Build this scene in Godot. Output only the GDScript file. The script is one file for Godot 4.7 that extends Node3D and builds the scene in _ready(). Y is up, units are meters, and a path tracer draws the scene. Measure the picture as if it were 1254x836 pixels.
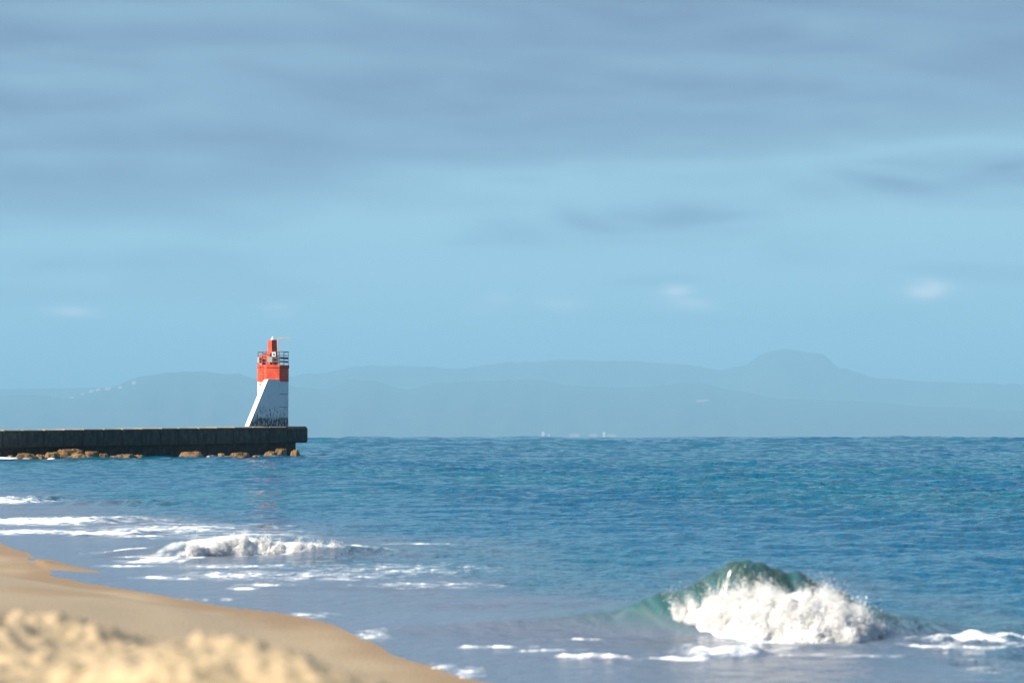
extends Node3D
# A pierhead beacon seen from a low beach through an 85 mm lens. Metres; the camera looks along -z; "D" is distance ahead (-z).

const EYE := 1.7
const SUN_AZIMUTH := -54.0     # from straight behind the camera, towards the left
const SUN_HEIGHT := 33.0

var n_a := FastNoiseLite.new()
var n_b := FastNoiseLite.new()
var n_c := FastNoiseLite.new()
var rng := RandomNumberGenerator.new()

# ---------------------------------------------------------------- helpers

func setup_noise() -> void:
	for p in [[n_a, 11], [n_b, 29], [n_c, 47]]:
		var n: FastNoiseLite = p[0]
		n.seed = p[1]
		n.noise_type = FastNoiseLite.TYPE_SIMPLEX_SMOOTH
		n.fractal_type = FastNoiseLite.FRACTAL_NONE
		n.frequency = 1.0
	rng.seed = 5

func lin(r: float, g: float, b: float) -> Color:
	return Color(r, g, b).linear_to_srgb()

func mat(called: String, c: Color, rough := 0.8, metal := 0.0) -> StandardMaterial3D:
	var m := StandardMaterial3D.new()
	m.resource_name = called
	m.albedo_color = c
	m.roughness = rough
	m.metallic = metal
	return m

func noise_tex(size: int, freq: float, octaves: int, seed_: int, ramp: Array = [], normal := 0.0) -> NoiseTexture2D:
	var f := FastNoiseLite.new()
	f.seed = seed_
	f.noise_type = FastNoiseLite.TYPE_SIMPLEX_SMOOTH
	f.frequency = freq
	f.fractal_octaves = octaves
	f.fractal_gain = 0.55
	var t := NoiseTexture2D.new()
	t.width = size
	t.height = size
	t.seamless = true
	t.noise = f
	if normal > 0.0:
		t.as_normal_map = true
		t.bump_strength = normal
	if ramp.size():
		var g := Gradient.new()
		var off := PackedFloat32Array()
		var col := PackedColorArray()
		for e in ramp:
			off.append(e[0])
			col.append(e[1])
		g.offsets = off
		g.colors = col
		t.color_ramp = g
	return t

func tag(o: Node, label := "", category := "", group := "", kind := "") -> Node:
	if label: o.set_meta("label", label)
	if category: o.set_meta("category", category)
	if group: o.set_meta("group", group)
	if kind: o.set_meta("kind", kind)
	return o

var taken := {}
func numbered(called: String) -> String:
	taken[called] = taken.get(called, -1) + 1
	return called if taken[called] == 0 else "%s_%03d" % [called, taken[called]]

func thing(called: String, at: Vector3, label: String, category: String, group := "") -> Node3D:
	var o := Node3D.new()
	o.name = numbered(called)
	o.position = at
	add_child(o)
	tag(o, label, category, group)
	return o

func put(called: String, m: Mesh, material: Material, parent: Node = self) -> MeshInstance3D:
	var o := MeshInstance3D.new()
	o.name = numbered(called) if parent == self else called
	o.mesh = m
	o.material_override = material
	parent.add_child(o, true)
	return o

func tool() -> SurfaceTool:
	var st := SurfaceTool.new()
	st.begin(Mesh.PRIMITIVE_TRIANGLES)
	st.set_smooth_group(-1)
	return st

func done(st: SurfaceTool) -> ArrayMesh:
	st.generate_normals()
	return st.commit()

# a flat convex polygon whose outside points away from centre; uv is metres / 4
func poly(st: SurfaceTool, pts: Array, centre: Vector3) -> void:
	var mid := Vector3.ZERO
	for p in pts: mid += p
	mid /= pts.size()
	var n: Vector3 = (pts[1] - pts[0]).cross(pts[2] - pts[0])
	var q := pts
	if n.dot(mid - centre) < 0.0:
		q = pts.duplicate()
		q.reverse()
		n = -n
	n = n.normalized()
	var t := Vector3.UP.cross(n)
	t = Vector3.RIGHT if t.length() < 0.1 else t.normalized()
	for k in range(1, q.size() - 1):
		for p: Vector3 in [q[0], q[k + 1], q[k]]:
			st.set_uv(Vector2(p.dot(t) / 4.0 + 0.5, 1.0 - p.y / 4.0))
			st.add_vertex(p)

func box(st: SurfaceTool, lo: Vector3, hi: Vector3, b := 0.0, turn := Transform3D()) -> void:
	var c := (lo + hi) / 2.0
	var h := (hi - lo) / 2.0
	var out := turn * c
	var corner := func(s: Vector3, full: int) -> Vector3:
		var v := Vector3()
		for k in 3: v[k] = s[k] * (h[k] if k == full or b == 0.0 else h[k] - b)
		return turn * (c + v)
	for ax in 3:
		var u := (ax + 1) % 3
		var w := (ax + 2) % 3
		for s in [-1.0, 1.0]:
			var pts := []
			for q in [[-1, -1], [1, -1], [1, 1], [-1, 1]]:
				var v := Vector3()
				v[ax] = s
				v[u] = q[0]
				v[w] = q[1]
				pts.append(corner.call(v, ax))
			poly(st, pts, out)
		if b > 0.0:
			for s in [[-1, -1], [1, -1], [1, 1], [-1, 1]]:
				var p := Vector3()
				p[ax] = -1
				p[u] = s[0]
				p[w] = s[1]
				var q := p
				q[ax] = 1
				poly(st, [corner.call(p, u), corner.call(q, u), corner.call(q, w), corner.call(p, w)], out)
	if b > 0.0:
		for x in [-1, 1]:
			for y in [-1, 1]:
				for z in [-1, 1]:
					var v := Vector3(x, y, z)
					poly(st, [corner.call(v, 0), corner.call(v, 1), corner.call(v, 2)], out)

func bar(st: SurfaceTool, a: Vector3, b: Vector3, r: float, sides := 8, r2 := -1.0) -> void:
	var ax := (b - a).normalized()
	var u := ax.cross(Vector3.UP if absf(ax.y) < 0.9 else Vector3.RIGHT).normalized()
	var w := ax.cross(u)
	var e := r if r2 < 0.0 else r2
	var mid := (a + b) / 2.0
	var ra := []
	var rb := []
	for k in sides:
		var d := u * cos(TAU * k / sides) + w * sin(TAU * k / sides)
		ra.append(a + d * r)
		rb.append(b + d * e)
	for k in sides:
		var l := (k + 1) % sides
		poly(st, [ra[k], rb[k], rb[l], ra[l]], mid)
	poly(st, ra, mid)
	poly(st, rb, mid)

# points round an octagon whose corners lie at azimuths 27.5 + 45 k degrees (from +z towards +x)
func oct(r: float, y: float) -> Array:
	var out := []
	for k in 8:
		var a := deg_to_rad(27.5 + 45.0 * k)
		out.append(Vector3(r * sin(a), y, r * cos(a)))
	return out

# stacked octagons [[r, y], ...]
func oct_stack(st: SurfaceTool, levels: Array) -> void:
	var mid := Vector3(0, (levels[0][1] + levels[-1][1]) / 2.0, 0)
	for k in levels.size() - 1:
		var a := oct(levels[k][0], levels[k][1])
		var b := oct(levels[k + 1][0], levels[k + 1][1])
		for i in 8:
			var j := (i + 1) % 8
			poly(st, [a[i], b[i], b[j], a[j]], mid)
	poly(st, oct(levels[0][0], levels[0][1]), mid)
	poly(st, oct(levels[-1][0], levels[-1][1]), mid)

# a smooth mesh over a grid of points: i runs to the right, j away (or upwards), seen from the front
func grid(p: PackedVector3Array, c: PackedColorArray, nu: int, nv: int, keep := PackedByteArray(), uv_scale := 0.0, normals := PackedVector3Array()) -> ArrayMesh:
	var nor := normals
	if nor.is_empty():
		nor = grid_normals(p, nu, nv)
	var idx := PackedInt32Array()
	idx.resize((nu - 1) * (nv - 1) * 6)
	var at := 0
	var all := keep.is_empty()
	for j in nv - 1:
		for i in nu - 1:
			if all or keep[j * nu + i]:
				var a := j * nu + i
				idx[at] = a
				idx[at + 1] = a + nu
				idx[at + 2] = a + nu + 1
				idx[at + 3] = a
				idx[at + 4] = a + nu + 1
				idx[at + 5] = a + 1
				at += 6
	idx.resize(at)
	var arr := []
	arr.resize(Mesh.ARRAY_MAX)
	arr[Mesh.ARRAY_VERTEX] = p
	arr[Mesh.ARRAY_NORMAL] = nor
	if c.size(): arr[Mesh.ARRAY_COLOR] = c
	if uv_scale > 0.0:
		var uv := PackedVector2Array()
		uv.resize(p.size())
		for k in p.size():
			uv[k] = Vector2(p[k].x, p[k].z) * uv_scale
		arr[Mesh.ARRAY_TEX_UV] = uv
	arr[Mesh.ARRAY_INDEX] = idx
	var m := ArrayMesh.new()
	m.add_surface_from_arrays(Mesh.PRIMITIVE_TRIANGLES, arr)
	return m

func grid_normals(p: PackedVector3Array, nu: int, nv: int) -> PackedVector3Array:
	var nor := PackedVector3Array()
	nor.resize(p.size())
	for j in nv:
		var j0 := maxi(j - 1, 0) * nu
		var j1 := mini(j + 1, nv - 1) * nu
		for i in nu:
			var du := p[j * nu + mini(i + 1, nu - 1)] - p[j * nu + maxi(i - 1, 0)]
			var dv := p[j1 + i] - p[j0 + i]
			nor[j * nu + i] = du.cross(dv).normalized()
	return nor

func curve(xs: PackedFloat32Array, ys: PackedFloat32Array, x: float) -> float:
	if x <= xs[0]: return ys[0]
	for k in range(1, xs.size()):
		if x < xs[k]:
			var t := (x - xs[k - 1]) / (xs[k] - xs[k - 1])
			return lerpf(ys[k - 1], ys[k], t)
	return ys[-1]

func soft_curve(xs: PackedFloat32Array, ys: PackedFloat32Array, x: float) -> float:
	if x <= xs[0]: return ys[0]
	for k in range(1, xs.size()):
		if x < xs[k]:
			var t := (x - xs[k - 1]) / (xs[k] - xs[k - 1])
			return lerpf(ys[k - 1], ys[k], t * t * (3.0 - 2.0 * t))
	return ys[-1]

# ---------------------------------------------------------------- sky

func sky_color(az: float, el: float) -> Color:
	# az, el in degrees; linear radiance
	var ca := Vector3(sin(deg_to_rad(az)), 0, cos(deg_to_rad(az))) * 7.0
	var e := maxf(el, 0.0)
	var clear := SKY_CLEAR.sample(clampf(e / 90.0, 0, 1))
	var wide := n_a.get_noise_3d(ca.x * 0.5, ca.z * 0.5, e * 0.13)
	var streak := n_b.get_noise_3d(ca.x * 1.0 + e * 0.2, ca.z * 1.0, e * 1.05 + wide * 0.6)
	var fine := n_c.get_noise_3d(ca.x * 3.4 + e * 0.5, ca.z * 3.4, e * 2.8 + streak)
	# the grey sheet that begins some six degrees up and breaks open again higher
	var edge := 6.1 + wide * 1.5 + streak * 0.9 + fine * 0.3 + 0.13 * az * exp(-absf(az) / 40.0)
	var sheet := smoothstep(edge - 1.0, edge + 1.4, e) * (0.84 + 0.22 * streak + 0.12 * fine + 0.12 * wide)
	sheet *= lerpf(1.0, 0.66 + 0.5 * wide, smoothstep(14.0, 40.0, e))
	# thin bars below the sheet
	var bars := smoothstep(0.22, 0.62, streak + 0.2 * fine) * smoothstep(1.5, 4.0, e) * 0.28
	# the bars that can be seen to the right of the middle
	for b in SKY_BARS:
		var dx: float = (az - b[0]) / b[2]
		if absf(dx) > 1.6 or absf(e - b[1]) > 1.6: continue
		var dy: float = (e - b[1] - 0.05 * (az - b[0])) / b[3]
		var q: float = exp(-dx * dx * dx * dx - dy * dy) * (0.75 + 0.6 * fine + 0.4 * streak)
		bars = maxf(bars, q * b[4] * 1.2)
	var c := clear.lerp(Color(0.182, 0.245, 0.390), clampf(maxf(sheet, bars), 0, 1))
	# small pale puffs low over the hills
	for b in SKY_PUFFS:
		var dx: float = (az - b[0]) / b[2]
		if absf(dx) > 2.4: continue
		var dy: float = (e - b[1]) / b[3]
		var q: float = exp(-dx * dx - dy * dy) * clampf(0.6 + 1.1 * fine, 0, 1)
		c = c.lerp(Color(1.05, 1.02, 1.08), clampf(q * b[4] * 2.6, 0, 1))
	return c

var SKY_CLEAR := Gradient.new()
const SKY_BARS := [[2.9, 5.1, 3.6, 0.55, 0.46], [11.8, 6.15, 5.2, 0.50, 0.66], [3.0, 6.6, 1.5, 0.2, 0.45], [-9.0, 4.1, 4.0, 0.35, 0.3], [6.9, 4.4, 1.2, 0.35, 0.3], [-31.0, 5.0, 4.0, 0.4, 0.5], [24.0, 4.4, 4.0, 0.4, 0.5], [47.0, 5.5, 5.0, 0.4, 0.5], [-60.0, 4.6, 5.0, 0.4, 0.5]]
const SKY_PUFFS := [[-0.5, 3.1, 0.42, 0.16, 0.55], [1.0, 3.15, 0.42, 0.14, 0.45], [3.9, 3.4, 0.35, 0.14, 0.4], [4.6, 3.15, 0.7, 0.16, 0.3], [9.9, 3.4, 0.5, 0.2, 0.6], [-5.5, 2.95, 0.3, 0.13, 0.4], [-10.2, 2.9, 0.6, 0.1, 0.35], [-20.0, 3.2, 0.6, 0.17, 0.5], [19.0, 3.1, 0.7, 0.16, 0.5]]

func make_sky() -> ImageTexture:
	SKY_CLEAR.offsets = PackedFloat32Array([0.0, 0.035, 0.08, 0.14, 0.35, 1.0])
	SKY_CLEAR.colors = PackedColorArray([Color(0.40, 0.63, 0.76), Color(0.405, 0.65, 0.78), Color(0.39, 0.62, 0.75), Color(0.31, 0.51, 0.66), Color(0.20, 0.37, 0.58), Color(0.13, 0.27, 0.50)])
	var small := Image.create(512, 256, false, Image.FORMAT_RGBF)
	for y in 256:
		var el := 90.0 - (y + 0.5) / 256.0 * 180.0
		for x in 512:
			var c := sky_color(wrapf((x + 0.5) / 512.0 * 360.0, -180, 180), el) if el > -2.0 else Color(0.10, 0.20, 0.27)
			small.set_pixel(x, y, c)
	small.resize(4096, 2048, Image.INTERPOLATE_BILINEAR)
	for y in range(1024 - 160, 1030):
		var el := 90.0 - (y + 0.5) / 2048.0 * 180.0
		for x in 4096:
			small.set_pixel(x, y, sky_color(wrapf((x + 0.5) / 4096.0 * 360.0, -180, 180), el))
	return ImageTexture.create_from_image(small)

# ---------------------------------------------------------------- beach and sea shapes

var SHORE_D := PackedFloat32Array([-30, 0, 12, 16.7, 17.4, 19.2, 21.3, 23.2, 24.8, 26.9, 29.4, 35.0, 38.7, 70.0, 140.0, 300.0])
var SHORE_X := PackedFloat32Array([16.5, 5.4, 1.35, -0.15, -0.42, -1.0, -1.35, -2.17, -3.16, -4.3, -5.55, -7.0, -8.2, -20.0, -46.0, -105.0])

# metres landward of the waterline
func landward(x: float, d: float) -> float:
	return (curve(SHORE_D, SHORE_X, d) - x) * 0.93

func bank(x: float, d: float, ax: float, ad: float, bx: float, bd: float, wide: float, high: float) -> float:
	var v := Vector2(bx - ax, bd - ad)
	var t := clampf(Vector2(x - ax, d - ad).dot(v) / v.length_squared(), 0, 1)
	var off := Vector2(x - ax, d - ad).distance_to(v * t)
	var w := wide * (1.0 - 0.75 * t)
	return high * (1.0 - 0.6 * t) * exp(-off * off / (w * w))

func sand_height(x: float, d: float) -> float:
	var s := landward(x, d)
	var h: float
	if s < 0.0:
		h = maxf(0.035 * s, -1.6 + 0.01 * s)
		h += bank(x, d, -6.7, 33.0, -4.0, 28.2, 0.34, 0.034)
		h += 0.0015 * n_b.get_noise_2d(x * 1.1, d * 0.5)
	else:
		h = 0.04 * s + 0.12 * maxf(s - 0.5, 0.0) * smoothstep(0.3, 1.6, s)
		h = minf(h, 0.95)
		h += (0.004 + 0.016 * smoothstep(0.4, 2.0, s)) * n_b.get_noise_2d(x * 0.7, d * 0.35)
	# the bank of dry sand in front of the camera
	var q := 0.16 - 0.809 * (x + 1.35) - 0.588 * (d - 6.5) + 0.18 * n_a.get_noise_2d(x * 0.9, d * 0.9)
	if s < 0.5: q -= (0.5 - s) * 1.0
	var up := smoothstep(-2.1, 0.45, q)
	h = lerpf(h, maxf(h, 1.215 - 0.10 * maxf(x + 0.5, 0.0)), up)
	# trodden dry sand on the berm
	var dry := smoothstep(-1.5, 0.3, q)
	if dry > 0.0 and d > 0.5 and d < 30.0:
		var lump := n_a.get_noise_2d(x * 2.6, d * 2.1)
		var clod := absf(n_b.get_noise_2d(x * 8.0, d * 6.5))
		var grit := n_c.get_noise_2d(x * 17.0, d * 17.0)
		h += dry * (0.022 * lump + 0.027 * (0.35 - clod) + 0.009 * grit)
		var pit := n_c.get_noise_2d(x * 1.9 + 7.0, d * 1.7)
		h -= dry * 0.035 * smoothstep(0.35, 0.62, pit)
		h += dry * 0.03 * smoothstep(0.30, 0.55, -pit)
	return h

var WAVE_X := PackedFloat32Array([-1.6, -0.8, 0.1, 0.8, 1.35, 1.95, 2.4, 2.75, 3.05, 3.35, 4.0, 6.0, 9.0])
var WAVE_H := PackedFloat32Array([0.0, 0.05, 0.10, 0.16, 0.35, 0.64, 0.54, 0.38, 0.22, 0.12, 0.07, 0.06, 0.0])
var WAVE2_X := PackedFloat32Array([-6.2, -5.4, -4.6, -3.9, -3.2, -2.5, -1.6, -0.4])
var WAVE2_H := PackedFloat32Array([0.0, 0.07, 0.20, 0.25, 0.18, 0.11, 0.05, 0.0])
# low bores and ripples on the way in: [x, d of the middle, dx, dd to the end, width, height]
const BORES := [
	[-5.0, 35.4, 1.3, -0.9, 0.22, 0.055], [-6.9, 41.6, 0.9, 0.2, 0.45, 0.10], [-9.2, 47.4, 2.6, 0.6, 0.7, 0.12], [-13.4, 62.5, 1.9, 1.0, 1.0, 0.22], [-9.5, 60.0, 2.2, -1.0, 1.1, 0.17],
	[0.55, 18.55, 0.7, -0.25, 0.10, 0.050], [1.55, 18.75, 0.5, -0.05, 0.15, 0.11], [3.8, 20.0, 0.55, 0.1, 0.16, 0.12], [4.3, 19.2, 0.6, 0.1, 0.16, 0.07], [2.6, 19.2, 0.55, 0.1, 0.14, 0.07], [0.3, 20.0, 0.9, -0.1, 0.09, 0.022], [1.0, 24.0, 0.5, -0.2, 0.22, 0.050],
	[0.2, 25.3, 0.8, -0.3, 0.2, 0.045], [-0.6, 26.0, 0.7, 0.2, 0.2, 0.04], [-2.4, 29.6, 0.9, -0.5, 0.16, 0.03], [-4.6, 32.9, 0.5, -0.3, 0.2, 0.06], [-0.4, 31.5, 0.8, 0.1, 0.3, 0.05], [1.3, 22.4, 0.5, -0.1, 0.12, 0.03], [-1.0, 34.5, 1.2, 0.2, 0.4, 0.05]]

# height of the breaking waves, [main, left]
func breaker(x: float, d: float) -> float:
	var h := 0.0
	if d > 17.5 and d < 28.0 and x > -1.6 and x < 9.0:
		var u := d - (20.75 + 0.10 * sin(x * 2.3) + 0.28 * maxf(1.4 - x, 0.0))
		var a := soft_curve(WAVE_X, WAVE_H, x)
		h += a * (exp(-pow(u / 0.42, 2.0)) if u < 0.0 else exp(-pow(u / 1.9, 2.0)))
	if d > 32.0 and d < 41.0 and x > -6.2 and x < -0.4:
		var u := d - (34.7 + 0.16 * sin(x * 3.1) + 0.2 * (x + 3.9))
		h += soft_curve(WAVE2_X, WAVE2_H, x) * (exp(-pow(u / 0.34, 2.0)) if u < 0.0 else exp(-pow(u / 1.5, 2.0)))
	return h

func bores(x: float, d: float) -> float:
	var h := 0.0
	for b in BORES:
		var t: float = (x - b[0]) / b[2]
		if absf(t) > 1.3: continue
		var u: float = d - b[1] - b[3] * t + 0.35 * b[4] * sin(x * 9.0 + b[1])
		if u < -3.0 * b[4] or u > 5.0 * b[4]: continue
		var w: float = b[4] * (1.0 if u < 0.0 else 1.9)
		h += 0.62 * b[5] * exp(-u * u / (w * w)) * (1.0 - smoothstep(0.45, 1.25, absf(t))) * (0.8 + 0.5 * n_c.get_noise_2d(x * 3.0, d))
	return h

# foam: [x, d, half width, half depth, strength]
const FOAM := [
	[-13.3, 61.5, 1.5, 2.0, 1.0], [-13.6, 65.5, 1.0, 1.2, 0.8], [-9.6, 47.6, 2.3, 1.5, 1.15], [-8.6, 50.0, 1.5, 0.8, 0.8], [-6.2, 44.0, 1.8, 3.0, 0.66], [-4.6, 41.0, 1.2, 2.5, 0.56], [-8.7, 43.0, 1.1, 1.2, 0.92], [-7.1, 41.45, 0.75, 0.36, 1.5], [-6.2, 41.0, 0.7, 0.4, 0.85],
	[-4.1, 34.4, 0.55, 0.40, 1.9], [-3.5, 34.55, 0.5, 0.26, 1.6], [-2.85, 34.75, 0.42, 0.16, 1.1], [-4.5, 33.6, 0.25, 0.35, 1.5], [-2.2, 35.0, 0.4, 0.14, 0.75],
	[-4.85, 32.85, 0.42, 0.42, 1.25], [-5.6, 35.2, 0.5, 0.22, 0.95], [-5.2, 33.9, 0.4, 0.2, 0.85], [-5.05, 31.7, 0.35, 0.24, 0.95], [-4.25, 29.15, 0.25, 0.26, 1.25], [-3.9, 28.8, 0.2, 0.16, 0.95], [-3.4, 29.6, 0.7, 0.9, 0.70], [-3.0, 26.95, 0.14, 0.2, 1.3], [-2.85, 27.6, 0.3, 0.3, 0.8],
	[-2.3, 29.4, 1.0, 1.0, 0.50], [-1.6, 30.6, 1.3, 1.2, 0.45], [-3.6, 31.5, 0.8, 0.5, 0.7], [-0.9, 27.6, 0.8, 0.5, 0.55], [-1.5, 37.5, 0.5, 0.3, 0.7],
	[-0.18, 19.55, 0.32, 0.10, 0.95], [0.20, 19.2, 0.30, 0.07, 0.8], [-0.55, 17.85, 0.14, 0.30, 0.62], [0.53, 18.55, 0.20, 0.10, 1.05], [0.85, 18.45, 0.25, 0.06, 0.9], [1.2, 18.4, 0.3, 0.07, 1.0], [0.45, 20.15, 0.45, 0.06, 0.85],
	[1.62, 18.75, 0.30, 0.20, 1.2], [1.95, 19.0, 0.22, 0.14, 0.95], [1.3, 18.5, 0.2, 0.1, 1.2], [3.3, 19.6, 0.30, 0.16, 0.85], [3.75, 19.95, 0.45, 0.14, 1.0], [4.25, 20.1, 0.35, 0.10, 0.95], [3.6, 19.4, 0.4, 0.12, 0.72], [4.4, 19.3, 0.4, 0.12, 0.8], [2.5, 18.6, 0.5, 0.10, 0.6],
	[-2.0, 23.0, 0.30, 0.35, 0.62], [-1.22, 20.6, 0.16, 0.5, 0.66], [-0.34, 17.4, 0.12, 0.5, 0.74], [-3.25, 25.2, 0.3, 0.3, 0.6],
	[-36.4, 172.2, 1.5, 2.4, 1.2], [-34.9, 173.6, 0.7, 1.2, 1.1], [-33.3, 174.8, 0.5, 1.0, 1.0], [-18.6, 185.0, 1.5, 4.0, 0.62], [-17.4, 189.5, 0.6, 1.2, 0.62], [-20.2, 185.8, 0.9, 1.2, 0.9], [-23.2, 184.3, 0.9, 1.0, 0.8]]

func foam(x: float, d: float) -> float:
	var c := 0.0
	for f in FOAM:
		var dx: float = absf(x - f[0]) / f[2]
		if dx > 1.9: continue
		var dd: float = absf(d - f[1]) / f[3]
		if dd > 1.9: continue
		c = maxf(c, f[4] * exp(-dx * dx - dd * dd))
	if c < 0.12: return -1.0
	var k := 0.35 if d > 90.0 else lerpf(2.8, 1.0, smoothstep(20.0, 40.0, d))
	var lace := absf(n_a.get_noise_2d(x * 0.75 * k, d * 1.3 * k)) * 1.1 + 0.5 * n_b.get_noise_2d(x * 1.9 * k, d * 3.2 * k) + 0.3 * n_c.get_noise_2d(x * 7.0 * k, d * 8.0 * k)
	return c - 0.42 - 0.72 * lace

const OCT_L := [0.42, 0.9, 1.9, 4.2, 9.5, 23.0, 60.0]
const OCT_A := [0.040, 0.085, 0.145, 0.160, 0.15, 0.20, 0.36]

func make_sea(sea_mat: Material, shallow_mat: Material, foam_mat: Material) -> void:
	var rs := PackedFloat32Array()
	var r := 7.0
	while r < 15.0: rs.append(r); r *= 1.008
	while r < 24.0: rs.append(r); r *= 1.0021
	while r < 60.0: rs.append(r); r *= 1.0030
	while r < 150.0: rs.append(r); r *= 1.0032
	while r < 600.0: rs.append(r); r *= 1.0042
	while r < 1500.0: rs.append(r); r *= 1.0060
	while r < 40000.0: rs.append(r); r *= 1.02 if r < 6000.0 else 1.1
	var az := PackedFloat32Array()
	for k in range(9): az.append(-85.0 + k * 8.0)
	for k in range(5): az.append(-15.5 + k * 0.4)
	for k in range(480): az.append(-13.5 + 27.0 * k / 479.0)
	for k in range(5): az.append(13.9 + k * 0.4)
	for k in range(9): az.append(21.0 + k * 8.0)
	var nu := az.size()
	var nv := rs.size()
	var p := PackedVector3Array()
	var c := PackedColorArray()
	var th := PackedFloat32Array()
	p.resize(nu * nv)
	c.resize(nu * nv)
	th.resize(nu * nv)
	var is_deep := PackedByteArray()
	is_deep.resize(nu * nv)
	var is_foam := PackedByteArray()
	is_foam.resize(nu * nv)
	var sn := PackedFloat32Array()
	var cs := PackedFloat32Array()
	for a in az:
		sn.append(sin(deg_to_rad(a)))
		cs.append(cos(deg_to_rad(a)))
	for j in nv:
		r = rs[j]
		var sp := (rs[mini(j + 1, nv - 1)] - rs[maxi(j - 1, 0)]) * 0.5
		var amp := PackedFloat32Array()
		for k in 7:
			var w: float = smoothstep(1.1 * sp, 2.1 * sp, OCT_L[k]) * OCT_A[k]
			if k > 4: w *= smoothstep(80.0, 500.0, r)
			if k > 1: w *= clampf(r / 170.0, 1.0, 3.6)
			if r > 3000.0: w *= 0.5
			amp.append(w)
		var lateral := r * 0.001
		for i in nu:
			var x := r * sn[i]
			var d := r * cs[i]
			var o := -landward(x, d)
			var fr := clampf((o - 0.5) / 38.0, 0.0, 1.0)
			fr = 0.012 + 0.10 * smoothstep(0.5, 3.0, o) + 0.888 * fr * fr * (3.0 - 2.0 * fr) if o > 0.0 else 0.012
			var h := 0.0
			for k in 7:
				if amp[k] > 0.0005:
					var l: float = OCT_L[k]
					var q := n_a.get_noise_2d(x / (l * 1.7) + k * 13.0, d / l + k * 7.0)
					h += amp[k] * (q if k > 4 else 0.55 * q + 0.5 - 1.1 * absf(q)) 
			h *= fr
			var big := 0.0
			var f := -1.0
			if d < 90.0 and o > -0.6:
				big = breaker(x, d)
				h += bores(x, d) if d < 66.0 else 0.0
				f = foam(x, d)
			elif d > 165.0 and d < 195.0 and x < -15.0:
				f = foam(x, d)
			var z := d
			if big > 0.0:
				z -= 0.42 * big * big / 0.66 if d < 30.0 else 0.5 * big * big
				# streaks drawn up the face
				h += 0.035 * big * n_b.get_noise_2d(x * 7.0 + big * 2.0, d * 0.8) * (0.35 if d > 20.9 else 1.0)
			var y := h + big
			if o < -0.6: y = -0.2
			y -= r * r / 12742000.0    # the round Earth
			var at := j * nu + i
			p[at] = Vector3(x, y, -z)
			# water: clear blue outside, grey with stirred sand inside, green painted in as light shining through thin crests
			var n1 := n_b.get_noise_2d(x * 0.20, d * 0.11)
			var deep := clampf((o - 1.8 + 1.5 * n1 + 0.9 * n_c.get_noise_2d(x * 0.9, d * 0.35)) / 7.5, 0.0, 1.0)
			deep = deep * deep * (3.0 - 2.0 * deep)
			var col := Color(0.125, 0.146, 0.200).lerp(Color(0.0, 0.085, 0.178), deep)
			if deep > 0.0 and r < 900.0:
				var n2 := n_c.get_noise_2d(x * 0.05 + 3.0, d * 0.02)
				col = col.lerp(Color(0.0, 0.110, 0.176), clampf(0.4 + n2, 0, 1) * deep * 0.8)
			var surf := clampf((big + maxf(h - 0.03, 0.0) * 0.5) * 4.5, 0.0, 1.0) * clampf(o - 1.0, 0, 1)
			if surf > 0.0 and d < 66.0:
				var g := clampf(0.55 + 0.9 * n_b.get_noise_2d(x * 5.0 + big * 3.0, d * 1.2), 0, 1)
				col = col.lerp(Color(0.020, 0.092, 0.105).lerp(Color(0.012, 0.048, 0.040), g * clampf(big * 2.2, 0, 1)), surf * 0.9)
				var vein := 1.0 - absf(n_c.get_noise_2d(x * 3.2 + big * 6.0 + 0.8 * n1, d * 1.1 - big * 2.5)) * 4.0  # pale streaks painted in for sky reflected on the wave face
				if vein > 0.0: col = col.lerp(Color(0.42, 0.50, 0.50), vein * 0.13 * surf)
			if f > -0.48:
				col = col.lerp(Color(0.70, 0.73, 0.77), smoothstep(-0.48, 0.22, f) * 0.88)
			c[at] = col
			th[at] = clampf((f - 0.14) * 0.04, -0.008, 0.012) if d < 90.0 else clampf(f * 0.4, -0.03, 0.12)
			is_deep[at] = 1 if o + 2.0 * n1 > 4.5 else 0
			is_foam[at] = 1 if f > 0.02 and lateral > 0.0 else 0
	var nor := grid_normals(p, nu, nv)
	var shallow := PackedByteArray()
	shallow.resize(nu * nv)
	for j in nv - 1:
		for i in nu - 1:
			var at := j * nu + i
			if is_foam[at] or is_foam[at + 1] or is_foam[at + nu] or is_foam[at + nu + 1]: is_foam[at] = 1
			shallow[at] = 1 - is_deep[at]
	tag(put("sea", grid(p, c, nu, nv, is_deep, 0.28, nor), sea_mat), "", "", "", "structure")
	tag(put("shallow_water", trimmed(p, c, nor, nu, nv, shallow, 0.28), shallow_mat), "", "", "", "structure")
	# foam lies on the water as a thin uneven crust
	var pf := PackedVector3Array()
	pf.resize(nu * nv)
	for k in p.size():
		pf[k] = p[k] + Vector3(0, th[k], 0)
	var fo := trimmed(pf, PackedColorArray(), grid_normals(pf, nu, nv), nu, nv, is_foam, 0.0)
	tag(put("sea_foam", fo, foam_mat), "white lacy foam drifting on the shallow water along the beach", "foam", "", "stuff")

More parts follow.
